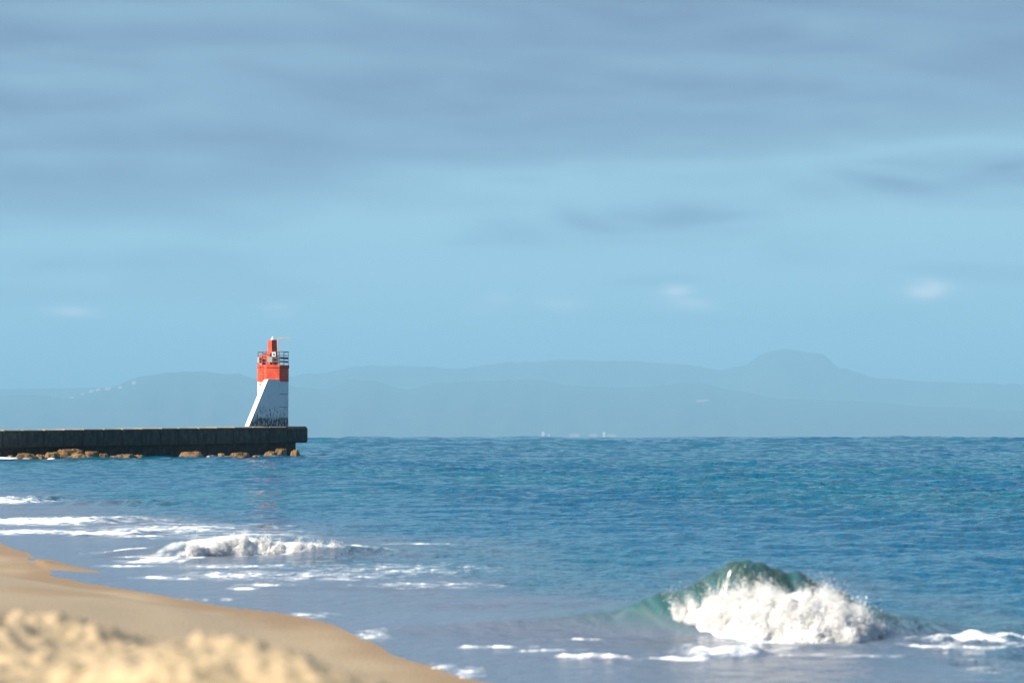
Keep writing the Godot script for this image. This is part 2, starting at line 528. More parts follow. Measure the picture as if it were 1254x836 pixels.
# grid() with only the rows in use
func trimmed(p: PackedVector3Array, c: PackedColorArray, nor: PackedVector3Array, nu: int, nv: int, keep: PackedByteArray, uv_scale: float) -> ArrayMesh:
	var remap := PackedInt32Array()
	remap.resize(p.size())
	remap.fill(-1)
	var v := PackedVector3Array()
	var n := PackedVector3Array()
	var col := PackedColorArray()
	var uv := PackedVector2Array()
	var idx := PackedInt32Array()
	for j in nv - 1:
		for i in nu - 1:
			var a := j * nu + i
			if not keep[a]: continue
			for k: int in [a, a + nu, a + nu + 1, a, a + nu + 1, a + 1]:
				if remap[k] < 0:
					remap[k] = v.size()
					v.append(p[k])
					n.append(nor[k])
					if c.size(): col.append(c[k])
					uv.append(Vector2(p[k].x, p[k].z) * uv_scale)
				idx.append(remap[k])
	var arr := []
	arr.resize(Mesh.ARRAY_MAX)
	arr[Mesh.ARRAY_VERTEX] = v
	arr[Mesh.ARRAY_NORMAL] = n
	if col.size(): arr[Mesh.ARRAY_COLOR] = col
	if uv_scale > 0.0: arr[Mesh.ARRAY_TEX_UV] = uv
	arr[Mesh.ARRAY_INDEX] = idx
	var m := ArrayMesh.new()
	m.add_surface_from_arrays(Mesh.PRIMITIVE_TRIANGLES, arr)
	return m

func make_beach(sand: Material) -> void:
	var rs := PackedFloat32Array()
	var r := 0.6
	while r < 3.0: rs.append(r); r *= 1.05
	while r < 12.0: rs.append(r); r *= 1.0065
	while r < 45.0: rs.append(r); r *= 1.010
	while r < 330.0: rs.append(r); r *= 1.05
	var az := PackedFloat32Array()
	for k in range(12): az.append(-180.0 + k * 13.4)
	for k in range(330): az.append(-18.5 + 33.0 * k / 329.0)
	for k in range(13): az.append(16.0 + k * (164.0 / 12.0))
	var nu := az.size()
	var nv := rs.size()
	var p := PackedVector3Array()
	var c := PackedColorArray()
	for j in nv:
		for i in nu:
			var x := rs[j] * sin(deg_to_rad(az[i]))
			var d := rs[j] * cos(deg_to_rad(az[i]))
			p.append(Vector3(x, sand_height(x, d), -d))
			var s := landward(x, d) + 0.5 * n_a.get_noise_2d(x * 0.5, d * 0.22) + 0.15 * n_b.get_noise_2d(x * 2.0, d * 0.8)
			# wet by the swash, damp up the face, dry and pale on the berm
			var col := Color(0.33, 0.235, 0.145).lerp(Color(0.47, 0.375, 0.26), smoothstep(0.0, 1.1, s))
			col = col.lerp(Color(0.40, 0.285, 0.170), smoothstep(0.05, 0.45, n_c.get_noise_2d(x * 0.45, d * 0.16)) * 0.7 * smoothstep(0.8, 1.6, s))
			col = col.lerp(Color(0.53, 0.42, 0.275), smoothstep(-0.9, 0.2, -0.809 * (x + 1.35) - 0.588 * (d - 6.5) + 0.3 * n_b.get_noise_2d(x * 1.5, d * 1.5)))
			c.append(col)
	tag(put("beach", grid(p, c, nu, nv), sand), "", "", "", "structure")

# ---------------------------------------------------------------- foam that stands up

func spray_mesh() -> ArrayMesh:
	var st := tool()
	st.set_smooth_group(0)
	var v := [Vector3(1, 0, 0), Vector3(0, 0, 1), Vector3(-1, 0, 0), Vector3(0, 0, -1)]
	for k in 4:
		poly(st, [v[k], v[(k + 1) % 4], Vector3.UP], Vector3.ZERO)
		poly(st, [v[k], v[(k + 1) % 4], Vector3.DOWN], Vector3.ZERO)
	return done(st)

# a tumbling roll of foam: outline top(x) between x0 and x1, its middle at d0(x), half depth rd, and flecks thrown off it
func make_roll(called: String, xs: PackedFloat32Array, tops: PackedFloat32Array, lows: PackedFloat32Array, ds: PackedFloat32Array, rd: float, rough: float, flecks: int, fleck: float, lift: float, m: Material, fleck_m: Material, label: String, spray_label: String) -> void:
	var nu := 150
	var nv := 44
	var p := PackedVector3Array()
	var x0 := xs[0]
	var x1 := xs[-1]
	for j in nv:
		var t := PI * j / (nv - 1.0)
		for i in nu:
			var x := lerpf(x0, x1, i / (nu - 1.0))
			var low := soft_curve(xs, lows, x)
			var top := soft_curve(xs, tops, x) - low
			var dep := rd * clampf(top / 0.30, 0.25, 1.0)
			var q := Vector3(x, low + sin(t) * top, -(soft_curve(xs, ds, x) - cos(t) * dep))
			var e := n_a.get_noise_3d(q.x * 4.0, q.y * 4.0, q.z * 4.0) * 1.0 + n_b.get_noise_3d(q.x * 9.0, q.y * 9.0, q.z * 9.0) * 0.35 + n_c.get_noise_3d(q.x * 21.0, q.y * 21.0, q.z * 21.0) * 0.12
			var out := Vector3(0, sin(t) / maxf(top, 0.05), cos(t) / dep).normalized()
			q += out * e * rough * clampf(top * 4.0, 0.15, 1.0)
			q.x += rough * 0.6 * n_b.get_noise_3d(q.x * 6.0, q.y * 6.0 + 9.0, q.z * 6.0)
			if j == 0 or j == nv - 1: q.y = minf(low - 0.06, -0.02)
			p.append(q)
	var g := grid(p, PackedColorArray(), nu, nv)
	var nor := grid_normals(p, nu, nv)
	tag(put(called, g, m), label, "foam", "", "stuff")
	var mm := MultiMesh.new()
	mm.transform_format = MultiMesh.TRANSFORM_3D
	mm.mesh = spray_mesh()
	mm.instance_count = flecks
	for k in flecks:
		var i := rng.randi_range(1, nu - 2)
		var j := rng.randi_range(2, nv - 3)
		var at := j * nu + i
		var base := p[at].lerp(p[at + 1], rng.randf()).lerp(p[at + nu].lerp(p[at + nu + 1], rng.randf()), rng.randf())
		var far := -log(maxf(rng.randf(), 0.0005)) * lift
		if far > lift * 2.5: far = lift * 2.5 + (far - lift * 2.5) * 0.9
		var up := clampf(nor[at].y, 0.0, 1.0)
		# thrown up and forward in jets
		var jet := clampf(0.5 + 1.1 * n_c.get_noise_2d(p[at].x * 7.0, p[at].y * 5.0) + 0.9 * n_a.get_noise_3d(p[at].x * 19.0, p[at].y * 11.0, p[at].z * 11.0), 0.08, 1.7)
		var pos := base + nor[at] * far * 0.35 * jet + Vector3(rng.randfn(0, 0.25), 1.0 * up + 0.12, rng.randfn(0, 0.3)) * far * jet
		var size := fleck * exp(rng.randfn(0.0, 0.45)) * clampf(1.25 - far / (lift * 4.0), 0.35, 1.2)
		var b := Basis.from_euler(Vector3(rng.randf() * TAU, rng.randf() * TAU, rng.randf() * TAU)).scaled(Vector3(size, size * 1.3, size))
		mm.set_instance_transform(k, Transform3D(b, pos))
	var o := MultiMeshInstance3D.new()
	o.name = numbered("wave_spray")
	o.multimesh = mm
	o.material_override = fleck_m
	add_child(o)
	tag(o, spray_label, "spray", "", "stuff")

# ---------------------------------------------------------------- hills and far buildings

# ridge given as azimuth in degrees -> height of the crest in metres
var NEAR_A := PackedFloat32Array([-40, -30, -22, -12.1, -11.2, -10.4, -9.6, -8.65, -7.97, -7.3, -6.5, -5.75, -4.97, -4.4, -3.8, -3.3, -2.5, -1.8, -0.74, 0.62, 1.3, 2.77, 4.4, 5.3, 6.4, 8.2, 10.1, 12.1, 20, 30, 40])
var NEAR_H := PackedFloat32Array([120, 90, 130, 146, 152, 137, 172, 219, 234, 237, 228, 201, 182, 173, 210, 204, 173, 198, 204, 210, 188, 182, 198, 167, 137, 128, 106, 91, 80, 110, 60])
var FAR_A := PackedFloat32Array([-40, -30, -20, -8, -5.7, -4.8, -3.4, -2.4, -1.3, -0.06, 1.3, 2.77, 4.0, 4.93, 5.55, 5.86, 6.4, 7.3, 7.75, 8.7, 9.8, 10.7, 12.1, 20, 30, 40])
var FAR_H := PackedFloat32Array([200, 260, 240, 300, 355, 385, 436, 436, 420, 456, 471, 466, 446, 410, 436, 505, 537, 507, 415, 355, 335, 322, 317, 250, 280, 180])

func ridge_height(az: float, back: float, near: bool) -> float:
	# back: metres behind (-: before) the crest line
	var top := 2.22 * soft_curve(NEAR_A, NEAR_H, az) if near else 1.535 * soft_curve(FAR_A, FAR_H, az)
	top *= 1.0 + 0.012 * n_b.get_noise_1d(az * 3.0) + 0.006 * n_c.get_noise_1d(az * 11.0)
	var run := (5200.0 if near else 3000.0) if back < 0.0 else 4400.0
	var t := clampf(1.0 - absf(back) / run, 0.0, 1.0)
	var shape := t * t * (3.0 - 2.0 * t)
	var fold := n_a.get_noise_2d(az * 1.1, back * 0.0005) * 0.12 + n_b.get_noise_2d(az * 3.0, back * 0.0013) * 0.08
	return top * clampf(shape + fold * shape * (1.0 - shape) * 3.0, 0.0, 1.0) - 60.0 * (1.0 - shape)

func make_hills(called: String, dist: float, near: bool, m: Material) -> void:
	var nu := 420
	var nv := 34
	var p := PackedVector3Array()
	for j in nv:
		var back := lerpf(-5400.0, 3600.0, j / (nv - 1.0))
		for i in nu:
			var az := lerpf(-38.0, 38.0, i / (nu - 1.0))
			var r := dist + back
			p.append(Vector3(r * sin(deg_to_rad(az)), ridge_height(az, back, near), -r * cos(deg_to_rad(az))))
	tag(put(called, grid(p, PackedColorArray(), nu, nv), m), "", "", "", "structure")

# ---------------------------------------------------------------- jetty, beacon, rocks

const JETTY_AT := Vector3(-16.23, 0, -193.0)
const ALONG := Vector3(-0.757, 0, 0.653)      # towards the shore
const DECK := 2.47                             # deck height at the head
const FALL := 0.0131                           # metres per metre towards the shore

func jetty_basis() -> Basis:
	return Basis(ALONG, Vector3.UP, ALONG.cross(Vector3.UP)).orthonormalized()

func make_jetty() -> void:
	var dark: Array = []
	for k in 3:
		var m := mat("wet_dark_concrete", Color.WHITE, 0.85)
		m.albedo_texture = noise_tex(512, 0.011, 5, 60 + k, [[0.0, lin(0.012, 0.014, 0.016)], [0.42, lin(0.026, 0.028, 0.027)], [0.62, lin(0.034, 0.040, 0.034)], [0.82, lin(0.052, 0.060, 0.050)], [1.0, lin(0.09, 0.095, 0.085)]])
		m.uv1_triplanar = true
		m.uv1_scale = Vector3(0.34, 0.16, 0.34)
		m.uv1_offset = Vector3(0.31 * k, 0.17 * k, 0.2)
		m.heightmap_enabled = true
		m.heightmap_texture = noise_tex(256, 0.03, 4, 70 + k)
		m.heightmap_scale = 3.0
		dark.append(m)
	var lit_edge := mat("sunlit_concrete_edge", Color.WHITE, 0.9)  # lighter concrete tone painted in for sun catching the top chamfer
	lit_edge.albedo_texture = noise_tex(256, 0.03, 4, 81, [[0.0, lin(0.10, 0.085, 0.065)], [0.55, lin(0.28, 0.23, 0.17)], [1.0, lin(0.42, 0.36, 0.28)]])
	lit_edge.uv1_triplanar = true
	lit_edge.uv1_scale = Vector3(0.7, 0.7, 0.7)
	var j := thing("jetty", JETTY_AT, "long dark concrete jetty with an overhanging deck running to the beacon", "jetty")
	j.basis = jetty_basis()
	# the wall below the deck
	var st := tool()
	var wa := []
	var wb := []
	for q: Vector2 in [Vector2(0.95, -2.0), Vector2(48.0, -2.0), Vector2(48.0, DECK - 1.2 - FALL * 48.0), Vector2(0.95, DECK - 1.2 - FALL)]:
		wa.append(Vector3(q.x, q.y, 0.45))
		wb.append(Vector3(q.x, q.y, 3.75))
	poly(st, wa, Vector3(20, 0, 2))
	poly(st, wb, Vector3(20, 0, 2))
	for k in 4:
		poly(st, [wa[k], wa[(k + 1) % 4], wb[(k + 1) % 4], wb[k]], Vector3(20, 0, 2))
	put("wall", done(st), dark[0], j)
	# deck blocks, cast end to end
	var x := 0.0
	var k := 0
	while x < 47.0:
		var len := 2.1 if k == 0 else 1.68 + 0.10 * sin(k * 2.4)
		var mid := x + len / 2.0
		var y := DECK - FALL * mid + (0.0 if k < 2 else 0.012 * sin(k * 4.7))
		var b := tool()
		var front := 0.012 * sin(k * 3.3)
		box(b, Vector3(x + 0.012, y - 1.30, front), Vector3(x + len - 0.012, y - 0.05, 4.2), 0.14 if k == 0 else 0.055)
		var blk := put("deck_block", done(b), dark[k % 3], j)
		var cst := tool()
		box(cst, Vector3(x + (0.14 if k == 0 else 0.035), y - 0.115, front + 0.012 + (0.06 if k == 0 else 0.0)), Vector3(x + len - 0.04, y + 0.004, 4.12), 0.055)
		put("sunlit_coping", done(cst), lit_edge, blk)
		x += len
		k += 1

func make_rock(at: Vector3, half: float, high: float, m: Material, label: String, k: int) -> void:
	var nu := 40
	var nv := 22
	var p := PackedVector3Array()
	var deep := 0.7
	for j in nv:
		var t := PI * j / (nv - 1.0) - PI / 2.0
		for i in nu:
			var a := -TAU * i / (nu - 1.0)
			var u := Vector3(cos(t) * cos(a), sin(t), cos(t) * sin(a))
			var e := 1.0 + 0.30 * n_a.get_noise_3d(u.x * 1.1 + k * 5.0, u.y * 1.1, u.z * 1.1) + 0.16 * absf(n_b.get_noise_3d(u.x * 2.6, u.y * 2.6 + k * 3.0, u.z * 2.6)) + 0.05 * n_c.get_noise_3d(u.x * 7.0, u.y * 7.0, u.z * 7.0 + k)
			var q := u * e
			q.y = clampf(q.y, -1.0, 0.82 + 0.10 * n_b.get_noise_2d(q.x * 2.0, q.z * 2.0 + k))
			p.append(Vector3(q.x * half * 1.02, -deep * 0.5 + q.y * (high + deep * 0.5) / 0.86, q.z * maxf(half * 0.75, 0.35)))
	var o := put("rock", grid(p, PackedColorArray(), nu, nv), m)
	o.position = at
	o.rotation.y = deg_to_rad(40.0)
	tag(o, label, "rock", "rocks at the foot of the jetty")

func make_rocks() -> void:
	var ms := []
	for k in 3:
		var m := mat("seaweed_brown_rock", Color.WHITE, 0.8)
		var s := 1.0 - 0.12 * k
		m.albedo_texture = noise_tex(256, 0.02, 5, 90 + k, [[0.0, lin(0.05 * s, 0.026 * s, 0.010)], [0.45, lin(0.22 * s, 0.125 * s, 0.045 * s)], [0.75, lin(0.34 * s, 0.21 * s, 0.085 * s)], [1.0, lin(0.42, 0.28, 0.13)]])
		m.uv1_triplanar = true
		m.uv1_scale = Vector3(1.1, 1.1, 1.1)
		m.heightmap_enabled = true
		m.heightmap_texture = noise_tex(256, 0.05, 4, 95 + k)
		m.heightmap_scale = 8.0
		ms.append(m)
	var rows := [
		[-36.63, -174.24, 0.26, 0.10, "small low brown rock in foam at the picture's left edge"],
		[-36.25, -174.96, 0.27, 0.22, "small round brown rock second from the left edge, behind foam"],
		[-35.37, -175.59, 0.74, 0.34, "long flat-topped brown rock near the left end of the rock line"],
		[-34.42, -176.15, 0.33, 0.27, "small brown rock between a long flat rock and a sloping one"],
		[-33.70, -176.90, 0.54, 0.39, "brown rock just left of the largest rock by the jetty"],
		[-32.54, -178.29, 0.93, 0.56, "largest and tallest brown rock against the dark jetty wall"],
		[-31.74, -177.66, 0.48, 0.29, "dark-sided rock lying in front of the largest rock"],
		[-31.24, -179.28, 0.54, 0.43, "rounded brown rock right behind the largest rock's right end"],
		[-30.36, -179.78, 0.43, 0.30, "medium brown rock right of the rounded one in the left cluster"],
		[-29.73, -180.19, 0.27, 0.18, "little brown rock sunk between two wider rocks of the left cluster"],
		[-29.00, -180.95, 0.64, 0.26, "wide low brown rock, last but one of the left cluster"],
		[-28.06, -181.62, 0.40, 0.23, "low brown rock ending the left cluster on its right"],
		[-26.54, -182.94, 0.34, 0.10, "barely exposed flat rock alone between the two groups of rocks"],
		[-24.43, -184.75, 0.90, 0.42, "wide sloping ochre rock under the middle of the jetty"],
		[-23.07, -185.92, 0.41, 0.19, "low ochre rock just right of the wide sloping one"],
		[-22.44, -186.73, 0.17, 0.31, "narrow upright ochre stone standing at the jetty wall"],
		[-21.92, -186.78, 0.35, 0.14, "barely exposed rock right of the narrow upright stone"],
		[-21.09, -187.50, 0.70, 0.34, "wide domed ochre rock left of the beacon's buttress foot"],
		[-19.90, -188.26, 0.38, 0.15, "small low rock below the foot of the beacon's buttress"],
		[-18.92, -189.62, 0.48, 0.42, "ochre rock below the beacon, left of the taller one"],
		[-18.20, -190.38, 0.45, 0.61, "tall round ochre rock directly below the beacon"],
		[-17.20, -191.77, 0.36, 0.53, "pointed ochre rock at the corner of the jetty's head"]]
	for k in rows.size():
		var w: Array = rows[k]
		make_rock(Vector3(w[0], 0, w[1]), w[2] * 1.14, w[3] * (1.28 if k < 12 else 1.15), ms[k % 3], w[4], k)

# white paint with grime that grows from the foot; 4 m by 4 m
func grimy_white() -> ImageTexture:
	var im := Image.create(512, 512, false, Image.FORMAT_RGB8)
	for y in 512:
		var h := (511 - y) / 128.0
		for x in 512:
			var u := x / 128.0
			var run := n_a.get_noise_2d(u * 7.0, h * 0.9)
			var spot := n_b.get_noise_2d(u * 4.0, h * 2.2) * 0.75 + n_c.get_noise_2d(u * 10.0, h * 3.5) * 0.40
			var level := smoothstep(0.80, 0.50, h + 0.20 * spot) * 0.42 + smoothstep(2.9, 0.5, h + 0.6 * run) * 0.50
			var g := smoothstep(0.36, 1.0, level + 0.50 * spot + 0.38 * run) * 0.93
			var c := Color(0.56, 0.60, 0.63) * (1.0 + 0.06 * spot + 0.05 * run)
			c = c.lerp(Color(0.035, 0.036, 0.036), clampf(g, 0, 1))
			var rust := smoothstep(0.55, 0.75, n_c.get_noise_2d(u * 3.0 + 9.0, h * 0.6)) * 0.18
			c = c.lerp(Color(0.35, 0.20, 0.10), rust)
			im.set_pixel(x, y, c.linear_to_srgb())
	return ImageTexture.create_from_image(im)

func make_beacon() -> void:
	var white := mat("weathered_white_paint", Color.WHITE, 0.7)
	white.albedo_texture = grimy_white()
	white.heightmap_enabled = true
	white.heightmap_texture = noise_tex(256, 0.02, 4, 101)
	white.heightmap_scale = 1.2
	var red := mat("weathered_orange_red_paint", Color.WHITE, 0.6)
	red.albedo_texture = noise_tex(256, 0.016, 4, 102, [[0.0, lin(0.50, 0.045, 0.022)], [0.6, lin(0.62, 0.076, 0.032)], [0.85, lin(0.68, 0.12, 0.06)], [1.0, lin(0.70, 0.30, 0.20)]])
	red.uv1_triplanar = true
	red.uv1_scale = Vector3(0.5, 0.25, 0.5)
	var steel := mat("grey_galvanised_rail", lin(0.16, 0.19, 0.22), 0.5, 0.3)
	var grey := mat("pale_grey_sheet", lin(0.36, 0.37, 0.35), 0.7)
	var dull := mat("dark_grey_sheet", lin(0.09, 0.10, 0.11), 0.6)
	var tan := mat("tan_rusted_pole", lin(0.55, 0.34, 0.20), 0.7)
	var plain_white := mat("white_plastic", lin(0.8, 0.8, 0.8), 0.4)
	var black := mat("black_opening", lin(0.01, 0.01, 0.012), 0.5)
	var joint := mat("dark_mortar_joint", lin(0.06, 0.065, 0.07), 0.9)

	var local := Vector3(2.08, 0, 2.0)
	var at: Vector3 = JETTY_AT + jetty_basis() * local
	at.y = DECK - FALL * local.x + 0.003
	var t := thing("harbour_beacon", at, "white octagonal beacon tower with orange-red top, railing and sloping buttress on the jetty head", "beacon")
	var R := 1.332
	# white courses with open joints round a darker core
	var levels := [0.0, 0.64, 1.54, 2.57, 3.59]
	var st := tool()
	oct_stack(st, [[R - 0.03, 0.0], [R - 0.03, 3.58]])
	put("joint_core", done(st), joint, t)
	for k in 4:
		st = tool()
		var a: float = levels[k] + (0.0 if k == 0 else 0.018)
		var b: float = levels[k + 1] - 0.018
		oct_stack(st, [[R - 0.018, a], [R, a + 0.018], [R, b - 0.018], [R - 0.018, b]])
		put("wall_course", done(st), white, t)
	# red drum and its cornice
	st = tool()
	oct_stack(st, [[R + 0.012, 3.585], [R + 0.012, 4.65]])
	put("red_drum", done(st), red, t)
	st = tool()
	oct_stack(st, [[R + 0.045, 4.67], [R + 0.06, 4.69], [R + 0.06, 4.86], [R + 0.03, 4.89]])
	put("cornice", done(st), red, t)
	# buttress: a thick wall in the plane of one face
	var e: Vector3 = oct(R + 0.006, 0.0)[0]
	var along := Vector3(sin(deg_to_rad(-40.0)), 0, cos(deg_to_rad(-40.0)))
	var inward := -Vector3(sin(deg_to_rad(50.0)), 0, cos(deg_to_rad(50.0)))
	st = tool()
	var prof := [Vector2(-0.05, 0.0), Vector2(3.30, 0.0), Vector2(3.26, 0.10), Vector2(1.27, 3.66), Vector2(1.20, 3.73), Vector2(-0.05, 3.73)]
	var fa := []
	var fb := []
	for q: Vector2 in prof:
		fa.append(e + along * q.x + Vector3(0, q.y, 0) - inward * 0.012)
		fb.append(e + along * q.x + Vector3(0, q.y, 0) + inward * 0.43)
	var mid := e + along * 1.2 + Vector3(0, 1.6, 0) + inward * 0.2
	poly(st, fa, mid)
	poly(st, fb, mid)
	for k in prof.size():
		var l := (k + 1) % prof.size()
		poly(st, [fa[k], fa[l], fb[l], fb[k]], mid)
	put("buttress", done(st), white, t)
	# the sloping edge in a lighter plain white
	st = tool()
	var slope := Vector2(3.26 - 1.27, 0.10 - 3.66).normalized()
	var face := Vector2(-slope.y, slope.x)
	if face.x < 0.0: face = -face
	var strip := []
	for q: Vector2 in [Vector2(3.30, 0.006), Vector2(1.275, 3.655)]:
		for o: float in [0.004, 0.03]:
			for b: float in [-0.020, 0.437]:
				strip.append(e + along * (q.x + face.x * o) + Vector3(0, q.y + face.y * o, 0) + inward * b)
	var sm := Vector3.ZERO
	for v: Vector3 in strip: sm += v / 8.0
	for f in [[0, 1, 3, 2], [4, 5, 7, 6], [0, 1, 5, 4], [2, 3, 7, 6], [0, 2, 6, 4], [1, 3, 7, 5]]:
		poly(st, [strip[f[0]], strip[f[1]], strip[f[2]], strip[f[3]]], sm)
	put("buttress_edge", done(st), mat("white_paint", lin(0.74, 0.75, 0.75), 0.6), t)
	# railing
	var ring := oct(R - 0.02, 0.0)
	for k in 8:
		for h in [0.0, 0.5]:
			var b: Vector3 = ring[k].lerp(ring[(k + 1) % 8], h)
			st = tool()
			bar(st, b + Vector3(0, 4.88, 0), b + Vector3(0, 5.96, 0), 0.024, 6)
			put("railing_post", done(st), steel, t)
	for h in [5.95, 5.68, 5.40, 5.12]:
		st = tool()
		for k in 8:
			bar(st, ring[k] + Vector3(0, h, 0), ring[(k + 1) % 8] + Vector3(0, h, 0), 0.026 if h > 5.9 else 0.018, 6)
		put("rail", done(st), steel, t)
	# sheets tied to the railing
	var sheet := func(called: String, k: int, f0: float, f1: float, y0: float, y1: float, m: Material, off := 0.05) -> MeshInstance3D:
		var a: Vector3 = ring[k]
		var b: Vector3 = ring[(k + 1) % 8]
		var o: Vector3 = (a + b).normalized() * off
		var s := tool()
		var p0 := a.lerp(b, f0) + o
		var p1 := a.lerp(b, f1) + o
		var ax := (p1 - p0).normalized()
		box(s, Vector3(0, y0, -0.015), Vector3(p0.distance_to(p1), y1, 0.015), 0.004, Transform3D(Basis(ax, Vector3.UP, ax.cross(Vector3.UP)), p0))
		return put(called, done(s), m, t)
	# side 7 runs from azimuth -17.5 to 27.5 (front), side 0 to the right, side 6 to the left
	sheet.call("grey_panel", 7, 0.05, 0.45, 5.10, 5.52, grey)
	sheet.call("dark_board", 7, 0.47, 0.97, 5.36, 5.52, dull)
	sheet.call("dark_board", 7, 0.47, 0.97, 5.10, 5.22, dull)
	sheet.call("dark_board", 0, 0.02, 0.95, 5.36, 5.52, dull)
	sheet.call("dark_board", 0, 0.02, 0.95, 5.10, 5.22, dull)
	sheet.call("beige_panel", 6, 0.04, 0.22, 5.06, 5.52, mat("beige_sheet", lin(0.42, 0.34, 0.20), 0.8))
	sheet.call("dark_board", 6, 0.26, 0.52, 5.06, 5.50, black)  # black sheet standing in for the dark of an open gap
	var plate: MeshInstance3D = sheet.call("white_signal_plate", 7, 0.42, 0.72, 5.54, 5.90, plain_white, 0.09)
	st = tool()
	var pa: Vector3 = ring[7].lerp(ring[0], 0.57) + (ring[7] + ring[0]).normalized() * 0.108
	bar(st, pa + Vector3(0, 5.72, 0) - Vector3(0.01, 0, 0.1) * 0.1, pa + Vector3(0, 5.72, 0) + Vector3(0.01, 0, 0.1) * 0.15, 0.075, 10)
	put("dark_lens", done(st), black, plate)
	# lamp pylon: a tapered red shaft on a lower block
	st = tool()
	var c := Vector3(-0.04, 0, 0.0)
	var corner := func(f: float, y: float, k: int) -> Vector3:
		var a := deg_to_rad([-8.0, 84.0, 172.0, 264.0][k])
		return c + Vector3(sin(a) * f * [0.9, 1.0, 0.9, 1.12][k], y, cos(a) * f)
	var low := []
	var high := []
	for k in 4:
		low.append(corner.call(0.42, 4.885, k))
		high.append(corner.call(0.33, 6.92, k))
	var pm := c + Vector3(0, 5.9, 0)
	for k in 4:
		poly(st, [low[k], low[(k + 1) % 4], high[(k + 1) % 4], high[k]], pm)
	poly(st, low, pm)
	poly(st, high, pm)
	var shaft := put("lamp_pylon", done(st), red, t)
	st = tool()
	bar(st, c + Vector3(0, 6.92, 0), c + Vector3(0, 6.99, 0), 0.16, 10)
	bar(st, c + Vector3(0, 6.99, 0), c + Vector3(0, 7.16, 0), 0.085, 10, 0.06)
	bar(st, c + Vector3(0, 7.16, 0), c + Vector3(0, 7.20, 0), 0.06, 10, 0.01)
	put("lamp", done(st), plain_white, shaft)
	st = tool()
	box(st, Vector3(-0.36, 4.887, -0.3), Vector3(0.36, 5.84, 0.3), 0.03, Transform3D(Basis(Vector3.UP, deg_to_rad(-18.0)), Vector3(-0.40, 0, 0.50)))
	put("hatch_housing", done(st), red, t)
	# ladder up the left front face, with grab rails above the cornice
	var ln := Vector3(sin(deg_to_rad(-40.0)), 0, cos(deg_to_rad(-40.0)))
	var lt := Vector3(ln.z, 0, -ln.x)
	var lc := ln * (R * cos(PI / 8) + 0.14) - lt * 0.02
	for s in [-0.17, 0.17]:
		st = tool()
		bar(st, lc + lt * s + Vector3(0, 3.2, 0), lc + lt * s + Vector3(0, 5.62, 0), 0.024, 6)
		bar(st, lc + lt * s + Vector3(0, 5.62, 0), lc + lt * s - ln * 0.2 + Vector3(0, 5.7, 0), 0.024, 6)
		put("ladder_rail", done(st), red, t)
	for k in 12:
		st = tool()
		var y := 3.3 + k * 0.21
		bar(st, lc - lt * 0.17 + Vector3(0, y, 0), lc + lt * 0.17 + Vector3(0, y, 0), 0.018, 6)
		put("ladder_rung", done(st), red, t)
	for y in [3.35, 4.3]:
		for s in [-0.17, 0.17]:
			st = tool()
			bar(st, lc + lt * s + Vector3(0, y, 0), lc + lt * s - ln * 0.16 + Vector3(0, y, 0), 0.018, 6)
			put("ladder_bracket", done(st), red, t)
	# thin mast with an arm, clamped to the front right of the railing
	var mb: Vector3 = ring[0] * 0.93
	mb.x = 0.50
	st = tool()
	bar(st, mb + Vector3(0, 4.885, 0), mb + Vector3(0, 7.05, 0), 0.032, 8)
	var mast := put("mast", done(st), tan, t)
	st = tool()
	bar(st, mb + Vector3(-0.03, 7.02, 0), mb + Vector3(0.93, 7.04, 0), 0.034, 8, 0.024)
	bar(st, mb + Vector3(0.14, 6.94, 0), mb + Vector3(0.24, 6.94, 0), 0.05, 8)
	put("mast_arm", done(st), tan, mast)

